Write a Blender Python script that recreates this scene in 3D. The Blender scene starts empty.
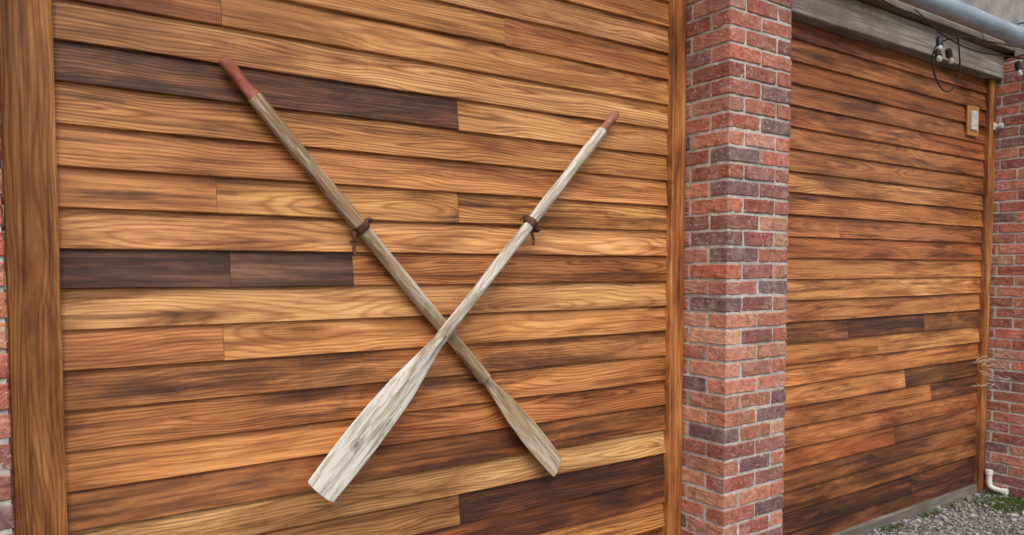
import bpy, bmesh, math, random
from mathutils import Vector, Matrix, noise as mnoise
random.seed(11)
R = random.random
def U(a,b): return a+(b-a)*random.random()
scene = bpy.context.scene

# ---------------------------------------------------------------- node helpers
class NT:
    def __init__(s, name):
        s.m = bpy.data.materials.new(name); s.m.use_nodes = True
        s.t = s.m.node_tree; s.n = s.t.nodes; s.n.clear()
        s.out = s.n.new('ShaderNodeOutputMaterial')
        s.b = s.n.new('ShaderNodeBsdfPrincipled')
        s.t.links.new(s.b.outputs[0], s.out.inputs[0])
    def put(s, sock, v):
        if v is None: return
        if isinstance(v, bpy.types.NodeSocket): s.t.links.new(v, sock)
        else:
            if hasattr(sock.default_value, '__len__') and not hasattr(v,'__len__'): v=[v]*len(sock.default_value)
            if hasattr(v,'__len__') and hasattr(sock.default_value,'__len__') and len(sock.default_value)==4 and len(v)==3: v=list(v)+[1]
            sock.default_value = v
    def math(s, op, a, b=None, c=None, clamp=False):
        n = s.n.new('ShaderNodeMath'); n.operation = op; n.use_clamp = clamp
        s.put(n.inputs[0], a)
        if b is not None: s.put(n.inputs[1], b)
        if c is not None: s.put(n.inputs[2], c)
        return n.outputs[0]
    def vmul(s, v, k):
        n = s.n.new('ShaderNodeVectorMath'); n.operation='MULTIPLY'
        s.put(n.inputs[0], v); s.put(n.inputs[1], k); return n.outputs[0]
    def attr(s, name, out='Vector'):
        n = s.n.new('ShaderNodeAttribute'); n.attribute_name = name; return n.outputs[out]
    def pos(s):
        return s.n.new('ShaderNodeTexCoord').outputs['Object']
    def sep(s, v):
        n = s.n.new('ShaderNodeSeparateXYZ'); s.put(n.inputs[0], v); return n.outputs
    def noise(s, v, scale=1, detail=3, rough=.5, dist=0):
        n = s.n.new('ShaderNodeTexNoise'); s.put(n.inputs['Vector'], v)
        n.inputs['Scale'].default_value=scale; n.inputs['Detail'].default_value=detail
        n.inputs['Roughness'].default_value=rough; n.inputs['Distortion'].default_value=dist
        return n.outputs[0]
    def ramp(s, f, pts):
        n = s.n.new('ShaderNodeValToRGB'); e = n.color_ramp.elements
        while len(e) < len(pts): e.new(.5)
        for i,(p,c) in enumerate(pts):
            e[i].position = p
            e[i].color = (c,c,c,1) if not hasattr(c,'__len__') else (*c,1)
        s.put(n.inputs[0], f); return n.outputs[0]
    def mix(s, f, a, b, mode='MIX'):
        n = s.n.new('ShaderNodeMix'); n.data_type='RGBA'; n.blend_type=mode
        s.put(n.inputs[0], f)
        s.put(n.inputs[6], a); s.put(n.inputs[7], b); return n.outputs[2]
    def bump(s, h, strength=.3, dist=.002):
        n = s.n.new('ShaderNodeBump'); n.inputs['Strength'].default_value=strength
        n.inputs['Distance'].default_value=dist; s.put(n.inputs['Height'], h)
        s.t.links.new(n.outputs[0], s.b.inputs['Normal'])
    def set(s, **k):
        for a,v in k.items(): s.put(s.b.inputs[a.replace('_',' ')], v)
        return s.m

def wood_material(name):
    s = NT(name)
    gc = s.attr('gc'); tone = s.attr('tone','Color'); stain=s.attr('tone','Alpha'); p = s.sep(s.attr('par'))
    g = s.sep(gc)
    n1 = s.noise(s.vmul(gc,(1.3,1.5,1.0)),1,1)
    dd = s.math('ADD', p[0], s.math('MULTIPLY', s.math('SUBTRACT',n1,.5), p[1]))
    n2 = s.noise(s.vmul(gc,(3.0,11,4)),1,1)
    yy = s.math('ADD', g[1], s.math('MULTIPLY', s.math('SUBTRACT',n2,.5), .055))
    r = s.math('SQRT', s.math('ADD', s.math('MULTIPLY',dd,dd), s.math('MULTIPLY',yy,yy)))
    streak = s.noise(s.vmul(gc,(1.3,42,20)),1,3,.62)
    ph = s.math('FRACT', s.math('ADD', s.math('MULTIPLY', r, 104), s.math('MULTIPLY', streak, .8)))
    band = s.ramp(ph, [(0,.45),(.15,0),(.55,.12),(.84,1),(1,.45)])
    fine = s.noise(s.vmul(gc,(4,260,60)),1,3,.65)
    blotch = s.noise(s.vmul(gc,(1.6,13,6)),1,4,.66,.6)
    dark = s.mix(1, tone, (.42,.27,.18,1), 'MULTIPLY')
    bf = s.math('MULTIPLY', band, p[2], clamp=True)
    c = s.mix(bf, tone, dark)
    c = s.mix(1, c, s.ramp(fine, [(.28,(.60,.53,.48)),(.5,(.98,.97,.96)),(.75,(1.2,1.22,1.24))]), 'MULTIPLY')
    c = s.mix(1, c, s.ramp(streak, [(.27,(.42,.33,.27)),(.45,(.91,.87,.84)),(.75,(1.20,1.24,1.26))]), 'MULTIPLY')
    c = s.mix(1, c, s.ramp(blotch, [(.27,(.26,.19,.15)),(.41,(.68,.58,.51)),(.53,(1.04,1.02,1.0)),(.75,(1.22,1.30,1.38))]), 'MULTIPLY')
    zone = s.noise(s.vmul(s.pos(),(1.3,1,2.4)),1,2,.5)
    c = s.mix(1, c, s.ramp(zone, [(.32,(.72,.65,.60)),(.52,(1.02,1.02,1.02)),(.7,(1.08,1.1,1.12))]), 'MULTIPLY')
    # wood colour darkens towards the bottom of the wall, with a noisy edge
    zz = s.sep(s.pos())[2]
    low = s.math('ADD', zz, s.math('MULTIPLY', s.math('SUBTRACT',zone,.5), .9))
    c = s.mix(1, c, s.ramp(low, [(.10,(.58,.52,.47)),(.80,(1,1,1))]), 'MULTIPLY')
    # dark weather stain, broken up in long streaks
    st = s.noise(s.vmul(gc,(1.9,12,3)),1.0,5,.70,.6)
    val = s.math('ADD', s.math('MULTIPLY', s.math('SUBTRACT',st,.5), 2.2), stain)
    val = s.math('ADD', val, s.math('MULTIPLY', s.math('SUBTRACT',streak,.5), -.9))
    val = s.math('ADD', val, s.math('MULTIPLY', s.math('SUBTRACT',fine,.5), .5))
    sc = s.mix(1, c, (.20,.145,.125,1), 'MULTIPLY')
    sc = s.mix(.35, sc, (.045,.026,.018,1))
    c = s.mix(s.ramp(val,[(.24,0),(.48,.52),(.90,.97)]), c, sc)
    s.bump(fine,.5,.0012)
    rough = s.ramp(streak,[(.3,.55),(.7,.72)])
    return s.set(Base_Color=c, Roughness=rough, Specular_IOR_Level=.3, Coat_Weight=.30, Coat_Roughness=.28, Coat_IOR=1.42)

def brick_material():
    s = NT('brick'); tone = s.attr('tone','Color'); P = s.pos()
    n = s.noise(P, 38, 4, .65); n2 = s.noise(P, 170, 2, .7); n3 = s.noise(P,14,3,.7)
    c = s.mix(1, tone, s.ramp(n,[(.3,(.58,.54,.54)),(.5,(1,1,1)),(.72,(1.32,1.32,1.32))]),'MULTIPLY')
    c = s.mix(s.ramp(n2,[(.56,0),(.72,.6)]), c, (.05,.03,.028,1))
    c = s.mix(s.ramp(n3,[(.50,0),(.76,.45)]), c, (.50,.38,.31,1))
    c = s.mix(s.ramp(s.noise(P,65,4,.75),[(.575,0),(.66,.7)]), c, (.58,.52,.45,1))
    c = s.mix(s.ramp(s.noise(P,5,4,.7),[(.54,0),(.72,.45)]), c, (.12,.07,.055,1))
    s.bump(s.math('ADD',n,n2),.9,.0035)
    return s.set(Base_Color=c, Roughness=.88)
def mortar_material():
    s = NT('mortar'); P = s.pos(); n=s.noise(P,60,4,.7); n3=s.noise(P,6,3)
    c = s.ramp(n,[(.3,(.38,.35,.305)),(.55,(.58,.54,.48)),(.75,(.72,.68,.62))])
    c = s.mix(s.ramp(n3,[(.43,0),(.64,.6)]), c, (.30,.27,.235,1))
    s.bump(n,.9,.004); return s.set(Base_Color=c, Roughness=.95)
def simple(name, col, rough=.6, metal=0, ns=20, var=.35, bump=.2, col2=None):
    s = NT(name); P = s.pos(); n = s.noise(P,ns,4,.62)
    c2 = col2 or tuple(x*(1-var) for x in col)
    c = s.ramp(n,[(.32,c2),(.65,col)])
    if bump: s.bump(n,bump,.002)
    return s.set(Base_Color=c, Roughness=rough, Metallic=metal)

M_wood = wood_material('stained_cedar')
M_brick = brick_material(); M_mortar = mortar_material()

# ---------------------------------------------------------------- mesh builder
class MB:
    def __init__(s): s.v=[]; s.f=[]; s.gc=[]; s.tone=[]; s.par=[]; s.mi=[]
    def add(s, verts, faces, gc, tone, par, mi=0):
        o=len(s.v); s.v+=verts; s.f+=[tuple(i+o for i in f) for f in faces]
        s.gc+=gc; s.tone+=[tone]*len(verts); s.par+=[par]*len(verts); s.mi+=[mi]*len(faces)
    def build(s, name, mats, smooth=False):
        me=bpy.data.meshes.new(name); me.from_pydata(s.v,[],s.f); me.update()
        if s.gc:
            a=me.attributes.new('gc','FLOAT_VECTOR','POINT'); a.data.foreach_set('vector',[c for g in s.gc for c in g])
            a=me.attributes.new('par','FLOAT_VECTOR','POINT'); a.data.foreach_set('vector',[c for g in s.par for c in g])
        if s.tone:
            a=me.attributes.new('tone','FLOAT_COLOR','POINT')
            a.data.foreach_set('color',[c for g in s.tone for c in (g[0],g[1],g[2],g[3] if len(g)>3 else 0)])
        for m in mats: me.materials.append(m)
        me.polygons.foreach_set('material_index', s.mi)
        bm=bmesh.new(); bm.from_mesh(me); bmesh.ops.recalc_face_normals(bm,faces=bm.faces); bm.to_mesh(me); bm.free()
        if smooth: me.polygons.foreach_set('use_smooth',[True]*len(me.polygons))
        ob=bpy.data.objects.new(name,me); scene.collection.objects.link(ob); return ob
def parent(child,p): child.parent=p
def empty(name):
    e=bpy.data.objects.new(name,None); scene.collection.objects.link(e); return e

# tones (linear albedo) + stain coverage
T = dict(L=(.72,.375,.145,0), G=(.78,.44,.18,0), O=(.66,.305,.102,.04), M=(.56,.23,.073,.12), B=(.46,.175,.060,.29),
         R=(.47,.155,.048,.17), D=(.46,.18,.065,.52), K=(.42,.16,.06,.72))
def jit(c,a=.10):
    k=U(1-a,1+a); t=tuple(max(0,x*k*U(1-a*.4,1+a*.4)) for x in c[:3]); return t+((c[3],) if len(c)>3 else (0,))
def loft(mb, prof, xs, fn, tone, par, gcf, mi=0):
    n=len(prof); verts=[]; gc=[]
    for x in xs:
        for q in prof: verts.append(fn(x,q)); gc.append(gcf(x,q))
    faces=[]
    for i in range(len(xs)-1):
        for j in range(n):
            a=i*n+j; b=i*n+(j+1)%n
            faces.append((a,b,b+n,a+n))
    faces.append(tuple(range(n))); faces.append(tuple((len(xs)-1)*n+j for j in range(n)))
    mb.add(verts,faces,gc,tone,par,mi)
E=.106; Z0=1.521
def board(mb,x0,x1,zb,tone,par=None,ztop=None):
    h=E if ztop is None else ztop-zb
    sd=U(0,100); dz=U(-.0018,.0018)
    prof=[(0,0),(-.0148,0),(-.0168,.0022),(-.0165,.006),(-.003,h+.011),(0,h+.011)]
    if ztop is not None: prof=[(0,0),(-.0148,0),(-.0168,.0022),(-.0165,.006),(-.005,h),(0,h)]
    k=max(2,int((x1-x0)/.09)); xs=[x0+(x1-x0)*i/k for i in range(k+1)]
    def fn(x,q):
        w=mnoise.noise(Vector((x*1.7,sd,0))); w2=mnoise.noise(Vector((x*2.3,sd,9)))
        m = 1 if q[0]<-.01 else .0
        return (x, q[0]-m*(.0012+.0020*w), zb+q[1]+dz+m*(.0026*w2))
    ox=U(0,60)
    if R()<.35: oy=U(-.08,-.03); pr=(U(.0,.01),U(.06,.13),U(.7,1.0))   # plain-sawn, cathedral figure
    else: oy=U(-.15,.03); pr=(U(.02,.06),U(.05,.18),U(.35,.75))
    if par is None: par=pr
    loft(mb,prof,xs,fn,tone,par,lambda x,q:(x+ox,q[1]+oy,q[0]+ox*.37))
def trim(name,x0,x1,yf,z0,z1,tone,yb=0.0):
    mb=MB(); b=.004
    prof=[(x0,yb),(x0,yf+b),(x0+b,yf),(x1-b,yf),(x1,yf+b),(x1,yb)]
    k=14; zs=[z0+(z1-z0)*i/k for i in range(k+1)]; ox=U(0,50)
    def fn(z,q):
        w=mnoise.noise(Vector((z*1.1,ox,0)))*.0015
        return (q[0], q[1]+(w if q[1]<yb-.001 else 0), z)
    loft(mb,prof,zs,fn,tone,(.015,.14,.6),lambda z,q:(z+ox,q[0]-x0-.05,q[1]+ox*.3))
    return mb.build(name,[M_wood])

def siding(rows, X0, X1, kmin,kmax, ztop, palette):
    mb=MB()
    for k in range(kmin,kmax+1):
        zb=Z0+E*(k-1)
        segs=rows.get(k) or [(X1,random.choice(palette))]
        x=X0
        for sg in segs:
            xe=min(sg[0],X1); par=sg[2] if len(sg)>2 else None
            zt=ztop if zb+E>ztop-.001 else None
            board(mb,x+.0006,xe-.0006,zb,jit(T[sg[1]] if isinstance(sg[1],str) else sg[1]),par,zt); x=xe
    return mb.build('clapboards',[M_wood])

CATH=(.004,.07,1.0)
rowsL={
 11:[(9,'O')],10:[(1.1,'M'),(9,'O')],9:[(9,'L')],8:[(1.5,'O'),(9,'M')],
 7:[(.53,'B'),(9,'O')], 6:[(9,'L')], 5:[(1.306,(.44,.20,.09,.62),(.0,.12,1.0)),(9,'L')],
 4:[(9,'O')],3:[(9,'O')],2:[(.509,'O'),(1.306,'O'),(9,(.64,.31,.10,.2),CATH)],
 1:[(9,'L')],0:[(.5425,(.28,.145,.090,.58),(.03,.05,.5)),(.918,(.30,.15,.088,.58),(.03,.05,.4)),(9,'M')],
 -1:[(9,'L')],-2:[(.52,'O'),(9,'O')],-3:[(9,(.54,.225,.072,.34))],-4:[(9,(.56,.235,.078,.28))],
 -5:[(1.0,'O'),(9,'M',CATH)],-6:[(9,(.54,.22,.072,.42))],-7:[(9,'G',(.01,.14,.7))],-8:[(1.306,'L'),(9,'K')],-9:[(9,'D')],
 -10:[(9,'O',CATH)],-11:[(9,'B')],-12:[(9,'D')],-13:[(9,'M')]}
ZT=2.67
wallL=empty('wooden_garage_front')
for o in (siding(rowsL,.118,2.329,-13,12,ZT,['O','M']),
          trim('side_trim',.006,.1195,-.042,0,ZT,(.66,.30,.10,.06)),
          trim('side_trim_right',2.327,2.409,-.042,0,ZT,(.57,.24,.075,.10))): parent(o,wallL)
rowsR={12:[(9,'B')],11:[(9,'B')],10:[(9,'B')],9:[(9,'R')],8:[(9,'B')],7:[(4.4,'B'),(9,'R')],6:[(9,'M')],5:[(9,'M')],4:[(9,'O',CATH)],
 3:[(9,'M',CATH)],2:[(3.6,'M'),(9,'B',CATH)],1:[(9,'R')],0:[(9,'M')],-1:[(9,'O')],-2:[(9,'M')],-3:[(3.7,(.42,.17,.06,.45)),(4.5,(.36,.14,.055,.72)),(9,(.44,.18,.06,.5))],-4:[(4.0,'M'),(9,'O')],
 -5:[(9,'M')],-6:[(4.3,'M'),(9,(.44,.18,.06,.60))],-7:[(4.6,'M',CATH),(9,(.46,.18,.06,.45))],-8:[(9,'M')],-9:[(4.2,'R'),(9,'B')],-10:[(9,'B')],-11:[(9,(.48,.19,.06,.40))],-12:[(4.4,(.42,.17,.06,.70)),(9,(.43,.17,.06,.58))],-13:[(9,(.42,.17,.06,.6))]}
wallR=empty('wooden_garage_front')
for o in (siding(rowsR,2.813,5.202,-13,12,ZT,['B','R','M']),
          trim('side_trim',5.20,5.285,-.042,.0,ZT,(.50,.22,.07,.25))): parent(o,wallR)

def boxmesh(name,x0,x1,y0,y1,z0,z1,mat,bev=.004,seg=1):
    bm=bmesh.new(); bmesh.ops.create_cube(bm,size=1)
    for v in bm.verts: v.co=Vector(((x0+x1)/2+v.co.x*(x1-x0),(y0+y1)/2+v.co.y*(y1-y0),(z0+z1)/2+v.co.z*(z1-z0)))
    if bev: bmesh.ops.bevel(bm,geom=bm.edges[:],offset=bev,segments=seg,affect='EDGES')
    me=bpy.data.meshes.new(name); bm.to_mesh(me); bm.free(); me.materials.append(mat)
    o=bpy.data.objects.new(name,me); scene.collection.objects.link(o); return o

M_grey=simple('pale_stucco',(.34,.33,.31),.85,0,9,.3,.4,(.20,.195,.18))
M_back=simple('dark_sheathing',(.05,.04,.035),.9)
parent(boxmesh('sheathing',.006,2.409,.003,.15,0,2.80,M_back,0),wallL)
parent(boxmesh('sheathing',2.813,5.287,.003,.15,0,2.80,M_back,0),wallR)

def wood_grey(name,k=1.0):
    s=NT(name); P=s.pos()
    a=s.noise(s.vmul(P,(2,40,60)),1,4,.65); b=s.noise(P,5,3,.6)
    c=s.ramp(a,[(.28,(.10*k,.088*k,.072*k)),(.5,(.30*k,.265*k,.222*k)),(.72,(.47*k,.435*k,.38*k))])
    c=s.mix(s.ramp(b,[(.42,0),(.66,.75)]),c,(.20*k,.15*k,.105*k,1)); s.bump(a,.8,.004)
    return s.set(Base_Color=c,Roughness=.88)
M_beam=wood_grey('weathered_beam',.9); M_sill=wood_grey('weathered_sill',.55)
boxmesh('lintel_beam',2.813,5.296,-.072,.002,ZT+.003,2.835,M_beam,.005)
boxmesh('lintel_beam',.004,2.411,-.072,.002,ZT+.003,2.835,M_beam,.005)
fascia=empty('upper_wall')
for o in (boxmesh('ledger_board',-4,9,-.125,.16,2.838,2.87,M_sill,.003),
          boxmesh('wall_face',-4,9,-.085,.16,2.873,3.6,M_grey,.004)): parent(o,fascia)
parent(boxmesh('bottom_sill',2.815,5.199,-.035,.0015,.0,.062,M_sill,.006),wallR)
parent(boxmesh('bottom_sill',.122,2.325,-.035,.0015,.0,.062,M_sill,.006),wallL)

# ---------------------------------------------------------------- brick pillars
BT=[(.45,.135,.08),(.50,.165,.10),(.38,.11,.068),(.49,.185,.12),(.35,.095,.062),(.29,.09,.07),(.58,.27,.18),(.19,.10,.09),(.46,.15,.09),(.44,.14,.085),(.52,.19,.115),(.32,.11,.085),(.42,.125,.08),(.24,.115,.10),(.54,.22,.14)]
def pillar(x0,W=.40,yf=-.266,yb=.10,H=2.80):
    mb=MB(); c=.0677; D=yb-yf; n=int(H/c)+1
    def brick(a,b,p,q,z0,z1):
        z1=min(z1,H)
        if z1-z0<.01: return
        x1=a+U(-.0015,.001); x2=b+U(-.002,.002); y1=p+U(-.0035,.002); y2=q
        za=z0+U(-.0015,.0015); zb=z1+U(-.0015,.0015)
        bm=bmesh.new(); bmesh.ops.create_cube(bm,size=1)
        for v in bm.verts: v.co=Vector(((x1+x2)/2+v.co.x*(x2-x1),(y1+y2)/2+v.co.y*(y2-y1),(za+zb)/2+v.co.z*(zb-za)))
        bmesh.ops.bevel(bm,geom=bm.edges[:],offset=.0028,segments=1,affect='EDGES')
        lng=[e for e in bm.edges if e.calc_length()>.03]
        bmesh.ops.subdivide_edges(bm,edges=lng,cuts=5,use_grid_fill=True)
        for v in bm.verts:
            v.co+=Vector(mnoise.noise_vector(v.co*31))*.0024+Vector(mnoise.noise_vector(v.co*95))*.0018
        bm.verts.index_update()
        mb.add([tuple(v.co) for v in bm.verts],[tuple(v.index for v in f.verts) for f in bm.faces],[],jit(random.choice(BT),.18),None,0)
        bm.free()
    for i in range(n):
        z0=i*c+.0065; z1=(i+1)*c-.0053; j=.0118
        if i%2==0:
            L=[(0,W/2-j/2,0,.092),(W/2+j/2,W,0,.092),(0,.092,.092+j,.092+j+.194),(W-.092,W,.092+j,.092+j+.194),(0,.092,.309,D),(W-.092,W,.309,D)]
        else:
            L=[(0,.092,0,.194),(W-.092,W,0,.194),(.092+j,W-.092-j,0,.092),(0,.092,.2055,D),(W-.092,W,.2055,D)]
        for a,b,p,q in L: brick(x0+a,x0+b,yf+p,yf+q,z0,z1)
    mb.par=[]; ob=mb.build('bricks',[M_brick])
    bm=bmesh.new(); bmesh.ops.create_cube(bm,size=1)
    e=.0038
    a,b,p,q=x0+e,x0+W-e,yf+e,yb-e
    for v in bm.verts: v.co=Vector(((a+b)/2+v.co.x*(b-a),(p+q)/2+v.co.y*(q-p),(H-.002)/2+v.co.z*(H-.002)))
    vert=[ed for ed in bm.edges if abs(ed.verts[0].co.z-ed.verts[1].co.z)>1]
    bmesh.ops.subdivide_edges(bm,edges=vert,cuts=180,use_grid_fill=True)
    hor=[ed for ed in bm.edges if abs(ed.verts[0].co.z-ed.verts[1].co.z)<1e-4]
    bmesh.ops.subdivide_edges(bm,edges=hor,cuts=22,use_grid_fill=True)
    for v in bm.verts: v.co+=Vector(mnoise.noise_vector(v.co*34))*.0034
    me=bpy.data.meshes.new('mortar'); bm.to_mesh(me); bm.free(); me.materials.append(M_mortar)
    mo=bpy.data.objects.new('mortar',me); scene.collection.objects.link(mo)
    e=empty('brick_pillar'); parent(ob,e); parent(mo,e)
    parent(boxmesh('cap_stone',x0-.004,x0+W+.004,yf-.01,-.127,H+.002,H+.05,M_beam,.004),e)
pillar(-.396); pillar(2.411); pillar(5.298)

s=NT('brick_wall_mat'); br=s.n.new('ShaderNodeTexBrick')
mp=s.n.new('ShaderNodeCombineXYZ'); sp=s.sep(s.pos()); s.put(mp.inputs[0],sp[0]); s.put(mp.inputs[1],sp[2])
s.put(br.inputs['Vector'],mp.outputs[0]); br.inputs['Scale'].default_value=1
br.inputs['Brick Width'].default_value=.205; br.inputs['Row Height'].default_value=.0677; br.inputs['Mortar Size'].default_value=.005
br.inputs['Color1'].default_value=(.42,.13,.075,1); br.inputs['Color2'].default_value=(.26,.10,.07,1); br.inputs['Mortar'].default_value=(.50,.46,.41,1)
s.bump(br.outputs['Fac'],-.6,.004); Mbw=s.set(Base_Color=s.mix(.3,br.outputs['Color'],s.ramp(s.noise(s.pos(),30),[(.3,.1),(.7,.5)]),'MULTIPLY'),Roughness=.9)
boxmesh('brick_wall',5.70,9,-.03,.15,0,2.80,Mbw,0); boxmesh('brick_wall',-4,-.40,-.03,.15,0,2.80,Mbw,0)

# ---------------------------------------------------------------- ground
s=NT('gravel_mat'); P=s.pos(); a=s.noise(P,70,4,.7); b=s.noise(P,3,3,.6)
v=s.n.new('ShaderNodeTexVoronoi'); s.put(v.inputs['Vector'],P); v.inputs['Scale'].default_value=55
c=s.mix(.55,s.ramp(a,[(.3,(.07,.068,.062)),(.7,(.30,.29,.27))]),s.ramp(s.sep(v.outputs['Color'])[0],[(0,(.08,.08,.075)),(1,(.34,.33,.31))]))
c=s.mix(s.ramp(b,[(.5,0),(.68,.6)]),c,(.055,.06,.03,1)); s.bump(s.math('ADD',a,v.outputs['Distance']),1,.01)
Mg=s.set(Base_Color=c,Roughness=.95)
bm=bmesh.new(); bmesh.ops.create_grid(bm,x_segments=2,y_segments=2,size=300)
me=bpy.data.meshes.new('ground'); bm.to_mesh(me); bm.free(); me.materials.append(Mg)
g=bpy.data.objects.new('ground',me); scene.collection.objects.link(g)
s=NT('stone_mat'); tone=s.attr('tone','Color'); a=s.noise(s.pos(),120,3,.7)
Mst=s.set(Base_Color=s.mix(1,tone,s.ramp(a,[(.3,.7),(.7,1.25)]),'MULTIPLY'),Roughness=.9)
mb=MB(); bm=bmesh.new(); bmesh.ops.create_icosphere(bm,subdivisions=1,radius=1)
iv=[v.co.copy() for v in bm.verts]; jf=[tuple(v.index for v in f.verts) for f in bm.faces]; bm.free()
for i in range(8500):
    x=U(3.2,6.4); y=-.035-abs(random.gauss(0,.6)) if R()<.75 else U(-2,-.05)
    if y<-2 or (5.29<x<5.71 and y>-.28): continue
    r=U(.004,.011)*(1.9 if R()<.10 else 1); ro=Matrix.Rotation(U(0,6.28),3,Vector((R(),R(),R()+.01)).normalized())
    sc=Vector((U(.8,1.4),U(.7,1.1),U(.5,.8)))
    vs=[]
    for q in iv:
        p=ro@q; p=Vector((p.x*sc.x,p.y*sc.y,p.z*sc.z))*r*U(.85,1.12); vs.append((x+p.x,y+p.y,.002+r*.3+p.z))
    k=U(.09,.38); mb.add(vs,jf,[],(k,k*U(.94,1),k*U(.84,.98)),None)
mb.par=[]; mb.build('gravel',[Mst])
Mm=simple('moss',(.11,.15,.03),1,0,60,.6,.8,(.03,.045,.012))
mb=MB()
for i in range(7500):
    t=R()
    if t<.6: x=5.14+random.gauss(0,.12); y=-.28+random.gauss(0,.08)
    elif t<.72: x=U(5.30,5.68); y=-.28+random.gauss(0,.014)
    else: x=U(3.7,5.28)+random.gauss(0,.02); y=-.055-abs(random.gauss(0,.03))
    h=U(.006,.028); w=U(.002,.005); an=U(0,6.28); lx=U(-.01,.01); ly=U(-.01,.01)
    if t>=.72 and mnoise.noise(Vector((x*5,3,0)))<0: continue
    mb.add([(x-w*math.cos(an),y-w*math.sin(an),0),(x+w*math.cos(an),y+w*math.sin(an),0),(x+lx,y+ly,h)],[(0,1,2)],[],(0,0,0),None)
mb.par=[];mb.tone=[]; mb.build('moss_patch',[Mm])

# ---------------------------------------------------------------- oars
def oar_mat(name, up, low, paint, chipbias, knot=None):
    s=NT(name); gc=s.attr('gc'); g=s.sep(gc)
    grain=s.noise(s.vmul(gc,(4,150,110)),1,4,.65); bl=s.noise(s.vmul(gc,(7,30,30)),1,4,.7); chip=s.noise(s.vmul(gc,(9,60,60)),1,4,.72)
    base=s.mix(s.ramp(g[0],[(.1,0),(.75,1)]),up,low)
    base=s.mix(1,base,s.ramp(grain,[(.28,(.38,.33,.28)),(.5,(1,1,1)),(.75,(1.25,1.25,1.25))]),'MULTIPLY')
    th=s.math('ADD',chip,s.ramp(g[0],chipbias))
    c=s.mix(s.ramp(th,[(.52,0),(.60,.88)]),base,paint)
    c=s.mix(1,c,s.ramp(bl,[(.3,(.42,.36,.29)),(.50,(.98,.96,.93)),(.7,(1.05,1.05,1.05))]),'MULTIPLY')
    crack=s.noise(s.vmul(gc,(1.6,75,20)),1,3,.5)
    c=s.mix(s.ramp(crack,[(.31,.8),(.36,0)]),c,(.09,.07,.05,1))
    if knot:
        kx,ky,kr=knot
        dx=s.math('MULTIPLY',s.math('SUBTRACT',g[0],kx),1.8/kr); dy=s.math('MULTIPLY',s.math('SUBTRACT',g[1],ky),1.35/kr)
        rr=s.math('ADD',s.math('SQRT',s.math('ADD',s.math('MULTIPLY',dx,dx),s.math('MULTIPLY',dy,dy))),s.math('MULTIPLY',s.math('SUBTRACT',chip,.5),2.0))
        c=s.mix(s.ramp(rr,[(.0,.9),(.35,.6),(.6,.25),(.75,.6),(1.0,0)]),c,(.15,.125,.10,1))
    s.bump(s.math('ADD',grain,th),.7,.002)
    return s.set(Base_Color=c,Roughness=.82)
def grip_mat(name,col):
    s=NT(name); gc=s.attr('gc'); n=s.noise(s.vmul(gc,(25,50,50)),1,4,.65)
    c=s.ramp(n,[(.3,tuple(x*.45 for x in col)),(.5,col),(.68,tuple(min(1,x*1.3+.05) for x in col))]); s.bump(n,.6,.002)
    return s.set(Base_Color=c,Roughness=.6)
def oar(name,p0,p1,twist,grip_len,r,blade,m1,m2,s_blade):
    p0=Vector(p0);p1=Vector(p1); L=(p1-p0).length; e1=(p1-p0).normalized()
    nrm=Vector((0,-1,0)); nrm=(nrm-e1*nrm.dot(e1)).normalized(); e2=nrm.cross(e1).normalized()
    c,sn=math.cos(twist),math.sin(twist); a2=e2*c+nrm*sn; a3=nrm*c-e2*sn
    st=[]; gl=grip_len
    st+=[(0,.35,.35,0),(.004,.62,.62,0),(.012,.80,.80,0),(.03,.86,.86,0),(gl*.5,.80,.80,0),(gl-.004,.84,.84,0)]
    st+=[(gl,1.0,1.0,1)]
    k=16
    for i in range(1,k+1):
        f=gl+(s_blade-gl)*i/k; q=1+.05*math.sin(i*1.3)-.02*i/k; st.append((f,q,q,1))
    stations=[(f,w*r,t*r,mi,0) for f,w,t,mi in st]
    BL=L-s_blade
    for (u,w,t,b) in blade: stations.append((s_blade+u*BL,w,t,1,b))
    N=32; mb=MB(); verts=[];gc=[];faces=[];mi=[]
    for (f,w,t,m,b) in stations:
        for j in range(N):
            th=2*math.pi*j/N; cy=math.cos(th); sz=math.sin(th)
            y=w*math.copysign(abs(cy)**(1-.35*b),cy)
            z=t*sz if b==0 else math.copysign(abs(sz)**.6,sz)*(t*.55)+sz*t*.9*math.exp(-(y/(w*.38))**2)*max(0,1-b*.6)
            nz=Vector(mnoise.noise_vector(Vector((f*5,th,r*90+twist))))*.0011
            wob=e2*mnoise.noise(Vector((f*1.7,twist*9,3)))*.004*min(1,f*2)
            x=f
            if f>L-.03: x=f-(abs(y)/max(w,.001))**4*.007+mnoise.noise(Vector((y*60,1,twist)))*.0015
            verts.append(tuple(p0+e1*x+a2*y+a3*z+nz+wob)); gc.append((f/1.8,y,z))
    for i in range(len(stations)-1):
        for j in range(N):
            a=i*N+j;b=i*N+(j+1)%N; faces.append((a,b,b+N,a+N)); mi.append(0 if stations[i+1][0]<=gl else 1)
    faces.append(tuple(range(N))); mi.append(0); faces.append(tuple((len(stations)-1)*N+j for j in range(N))); mi.append(1)
    mb.v=verts;mb.f=faces;mb.gc=gc;mb.par=[(0,0,0)]*len(verts);mb.mi=mi
    body=mb.build('oar_body',[m2,m1],True)
    try: body.data.set_sharp_from_angle(angle=math.radians(45))
    except Exception: pass
    e=empty(name); parent(body,e); return e,p0,e1,e2,nrm,L
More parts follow.
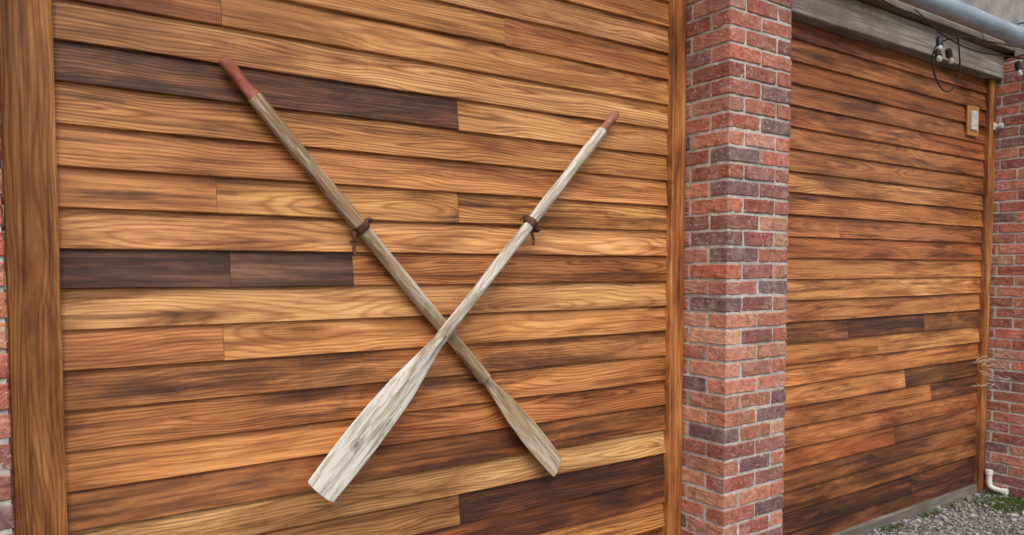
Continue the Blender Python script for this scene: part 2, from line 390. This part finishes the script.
bladeA=[(0,.0205,.0195,0),(.05,.0215,.018,.2),(.13,.028,.016,.5),(.23,.038,.014,.8),(.36,.049,.011,1),(.50,.055,.009,1),(.64,.0575,.0085,1),(.78,.057,.0075,1),(.90,.0545,.007,1),(.96,.053,.0065,1),(.985,.0525,.006,1),(1,.0515,.0055,1)]
bladeB=[(u,w*.98,t,b) for u,w,t,b in bladeA]
m_o1=oar_mat('oar_weathered_brown',(.31,.19,.095,1),(.41,.285,.17,1),(.54,.47,.38,1),[(.1,0),(.33,.0),(.42,.06),(.60,.07),(.72,.0),(.95,.05)])
m_o2=oar_mat('oar_weathered_white',(.44,.38,.30,1),(.46,.39,.30,1),(.74,.71,.65,1),[(.1,.02),(.45,.05),(.9,.11)],(.895,-.004,.026))
m_g1=grip_mat('grip_red',(.30,.075,.036)); m_g2=grip_mat('grip_brown',(.32,.115,.07))
O1=oar('oar',(.522,-.045,2.060),(1.721,-.045,.7125),math.radians(-25),.13,.0225,bladeB,m_o1,m_g1,1.31)
O2=oar('oar',(2.001,-.055,2.0805),(.762,-.115,.796),math.radians(6),.115,.0205,bladeA,m_o2,m_g2,1.16)

M_rust=simple('rusty_iron',(.20,.078,.042),.7,.5,60,.5,.7,(.05,.028,.022))
def curve(name,pts,r,mat,par=None,cyc=False):
    cu=bpy.data.curves.new(name,'CURVE'); cu.dimensions='3D'; cu.bevel_depth=r; cu.bevel_resolution=3; cu.use_fill_caps=True; cu.resolution_u=6
    sp=cu.splines.new('NURBS'); sp.points.add(len(pts)-1); sp.order_u=3; sp.use_endpoint_u=not cyc; sp.use_cyclic_u=cyc
    for i,p in enumerate(pts): sp.points[i].co=(*p,1)
    cu.materials.append(mat); o=bpy.data.objects.new(name,cu); scene.collection.objects.link(o)
    if par: parent(o,par)
    return o
def lathe(name,prof,mat,loc,axis=(0,0,1),N=20):
    mb=MB(); vs=[];fs=[]; q=Vector((0,0,1)).rotation_difference(Vector(axis))
    for z,r in prof:
        for j in range(N):
            t=2*math.pi*j/N; vs.append(tuple(Vector(loc)+q@Vector((r*math.cos(t),r*math.sin(t),z))))
    for i in range(len(prof)-1):
        for j in range(N): a=i*N+j;b=i*N+(j+1)%N; fs.append((a,b,b+N,a+N))
    fs.append(tuple(range(N))); fs.append(tuple((len(prof)-1)*N+j for j in range(N)))
    mb.v=vs; mb.f=fs; mb.mi=[0]*len(fs); o=mb.build(name,[mat],True)
    try:o.data.set_sharp_from_angle(angle=math.radians(40))
    except Exception: pass
    return o
def oarlock(info,f,r,lean):
    e,p0,e1,e2,nrm,L=info
    c=p0+e1*f; h=empty('oarlock')
    parent(lathe('band',[(-.013,r+.0005),(-.013,r+.0030),(-.011,r+.0044),(.011,r+.0044),(.013,r+.0030),(.013,r+.0005)],M_rust,tuple(c),tuple(e1),24),h)
    s=1 if e2.x>0 else -1
    right=e2*s
    for sg,ln in ((1,.020),(-1,.018)):
        a=c+right*sg*(r+.001)
        parent(lathe('ear',[(0,.010),(ln*.6,.010),(ln*.75,.008),(ln,.006)],M_rust,tuple(a),tuple(right*sg),8),h)
    parent(lathe('bolt',[(-.018,.004),(-.014,.008),(.013,.008),(.017,.006),(.026,.0045),(.027,.001)],M_rust,tuple(c+right*(r+.013)),tuple((nrm+e1*.1).normalized()),8),h)
    p=c-right*(r*.4)+Vector((lean*.5,0,-.026))+nrm*.004
    curve('hook',[tuple(c-right*(r+.010)+nrm*.004),tuple(c-right*(r+.014)+Vector((0,0,-.014))+nrm*.006),tuple(p+Vector((lean,0,-.022))),tuple(p+Vector((lean*1.2,0,-.046))),tuple(p+Vector((lean*.8,-.004,-.056)))],.0055,M_rust,h)
    parent(lathe('nail',[(0,.003),(.07,.003),(.0705,.006),(.074,.005)],M_rust,(p.x+lean,-.005,p.z-.012),(0,-1,0),10),h)
oarlock(O1,.618,.0225,-.012)
oarlock(O2,.625,.0205,.010)

# ---------------------------------------------------------------- drain pipe
s=NT('galvanized'); n=s.noise(s.vmul(s.pos(),(3,14,14)),1,4,.65); Mgal=s.set(Base_Color=s.ramp(n,[(.3,(.20,.23,.26)),(.5,(.33,.375,.42)),(.7,(.42,.47,.515))]),Roughness=.5,Metallic=.2)
dp=empty('drain_pipe')
parent(lathe('pipe_run',[(0,.048),(10.5,.048)],Mgal,(-2.5,-.345,2.785),(1,0,0),32),dp)
for x in (1.2,2.9,4.72,6.6):
    parent(lathe('coupling',[(0,.049),(.002,.053),(.05,.053),(.052,.049)],Mgal,(x,-.345,2.785),(1,0,0),32),dp)
    parent(boxmesh('strap',x+.14,x+.165,-.35,-.086,2.876,2.884,Mgal,.002),dp)
    parent(boxmesh('strap_drop',x+.14,x+.165,-.352,-.346,2.825,2.874,Mgal,.002),dp)

# ---------------------------------------------------------------- string light & cables
Mblk=simple('black_rubber',(.02,.02,.02),.5,0,30,.2,.1)
Mbulb=simple('bulb_glass',(.62,.60,.55),.15,0,5,.1,0)
sl=empty('string_light')
X,Y,Z=4.31,-.14,2.744
curve('cable',[(X+.17,Y-.06,Z+.02),(X,Y,Z),(X-.06,Y+.01,Z-.13),(X+.02,Y,Z-.26),(X+.15,Y+.01,Z-.285),(X+.26,Y,Z-.20),(X+.26,Y,Z-.06),(X+.18,Y-.02,Z+.03)],.0045,Mblk,sl)
curve('cable_run',[(3.2,-.20,2.86),(3.7,-.20,2.775),(4.0,-.20,2.795),(4.31,-.16,2.755),(4.6,-.2,2.70),(4.95,-.25,2.72),(5.3,-.36,2.70),(6.2,-.30,2.80)],.0045,Mblk,sl)
curve('cable_thin',[(3.9,-.22,2.80),(4.2,-.2,2.74),(4.5,-.22,2.76),(4.8,-.40,2.70),(5.3,-.42,2.75),(6,-.42,2.8)],.003,Mblk,sl)
for (x,z,ax) in ((4.30,2.745,(-.2,-.2,-1)),(4.40,2.70,(.4,-.1,-1)),(4.28,2.67,(-.3,-.3,-.6)),(4.98,2.69,(.1,-.2,-1))):
    yy=Y-.01 if x<4.9 else -.27
    parent(lathe('socket',[(0,.012),(.01,.017),(.05,.017),(.052,.013)],Mblk,(x,yy,z),ax),sl)
    a=Vector(ax).normalized()*.05
    parent(lathe('bulb',[(0,.010),(.012,.013),(.024,.015),(.034,.012),(.04,.004)],Mbulb,(x+a.x,yy+a.y,z+a.z),ax),sl)

Mw=simple('white_plastic',(.74,.72,.66),.45,0,8,.15,.05)
ou=empty('electrical_outlet')
parent(boxmesh('mounting_block',4.93,5.07,-.034,-.017,2.29,2.475,simple('cedar_block',(.58,.27,.09),.6),.004),ou)
parent(boxmesh('cover_plate',4.955,5.035,-.044,-.0345,2.325,2.445,Mw,.004,2),ou)
for z in (2.355,2.40): parent(boxmesh('receptacle',4.978,5.012,-.0475,-.0435,z,z+.028,Mw,.002),ou)
cd=empty('conduit_fitting')
parent(lathe('fitting',[(0,.012),(.03,.012),(.032,.018),(.05,.018),(.054,.012)],Mw,(5.255,-.04,2.375),(.15,-1,0)),cd)
parent(boxmesh('fitting_base',5.232,5.278,-.052,-.043,2.352,2.398,Mw,.003),cd)
pv=empty('pvc_drain')
curve('elbow',[(5.262,-.075,.15),(5.262,-.075,.09),(5.262,-.08,.05),(5.265,-.12,.036),(5.27,-.17,.034)],.017,Mw,pv)
parent(lathe('collar_top',[(0,.018),(.002,.022),(.03,.022),(.032,.018)],Mw,(5.262,-.075,.125)),pv)
parent(lathe('collar_end',[(0,.018),(.002,.022),(.03,.022),(.031,.014)],Mw,(5.27,-.15,.034),(0,-1,0)),pv)
Mv=simple('dry_twine',(.55,.49,.40),.9)
vine=empty('dried_vine')
for i in range(9):
    x=5.13; y=-.06; z=.80+U(-.08,.10); pts=[(x-U(0,.12),y,z+U(-.04,.04))]
    for j in range(6):
        x+=U(-.01,.05); y-=U(-.01,.045); z+=U(-.035,.035); pts.append((min(x,5.27),y,z))
    curve('stem',pts,.0015,Mv,vine)

# ---------------------------------------------------------------- light, camera
w=bpy.data.worlds.new('World'); scene.world=w; w.use_nodes=True; nt=w.node_tree
bg=nt.nodes['Background']; sky=nt.nodes.new('ShaderNodeTexSky'); sky.sky_type='NISHITA'; sky.sun_disc=False
el,az=math.radians(52),math.radians(205)
sky.sun_elevation=el; sky.sun_rotation=az; sky.dust_density=4; sky.air_density=1
hs=nt.nodes.new('ShaderNodeHueSaturation'); hs.inputs['Saturation'].default_value=.40
nt.links.new(sky.outputs[0],hs.inputs['Color']); nt.links.new(hs.outputs[0],bg.inputs[0]); bg.inputs[1].default_value=.15
sd=bpy.data.lights.new('sun','SUN'); sd.energy=1.5; sd.angle=math.radians(38); sd.color=(1,.98,.95)
so=bpy.data.objects.new('sun',sd); scene.collection.objects.link(so)
d=Vector((math.sin(az)*math.cos(el),math.cos(az)*math.cos(el),math.sin(el)))
so.rotation_euler=d.to_track_quat('Z','Y').to_euler()
cam=bpy.data.cameras.new('camera'); co=bpy.data.objects.new('camera',cam); scene.collection.objects.link(co); scene.camera=co
co.location=(0,-2.24,1.47); co.rotation_euler=(math.radians(90-2.8),0,math.radians(-34.5))
cam.sensor_width=36; cam.lens=26.02; cam.shift_y=.036; cam.clip_end=1000; cam.clip_start=.02
scene.view_settings.view_transform='Standard'; scene.view_settings.look='None'; scene.view_settings.exposure=0
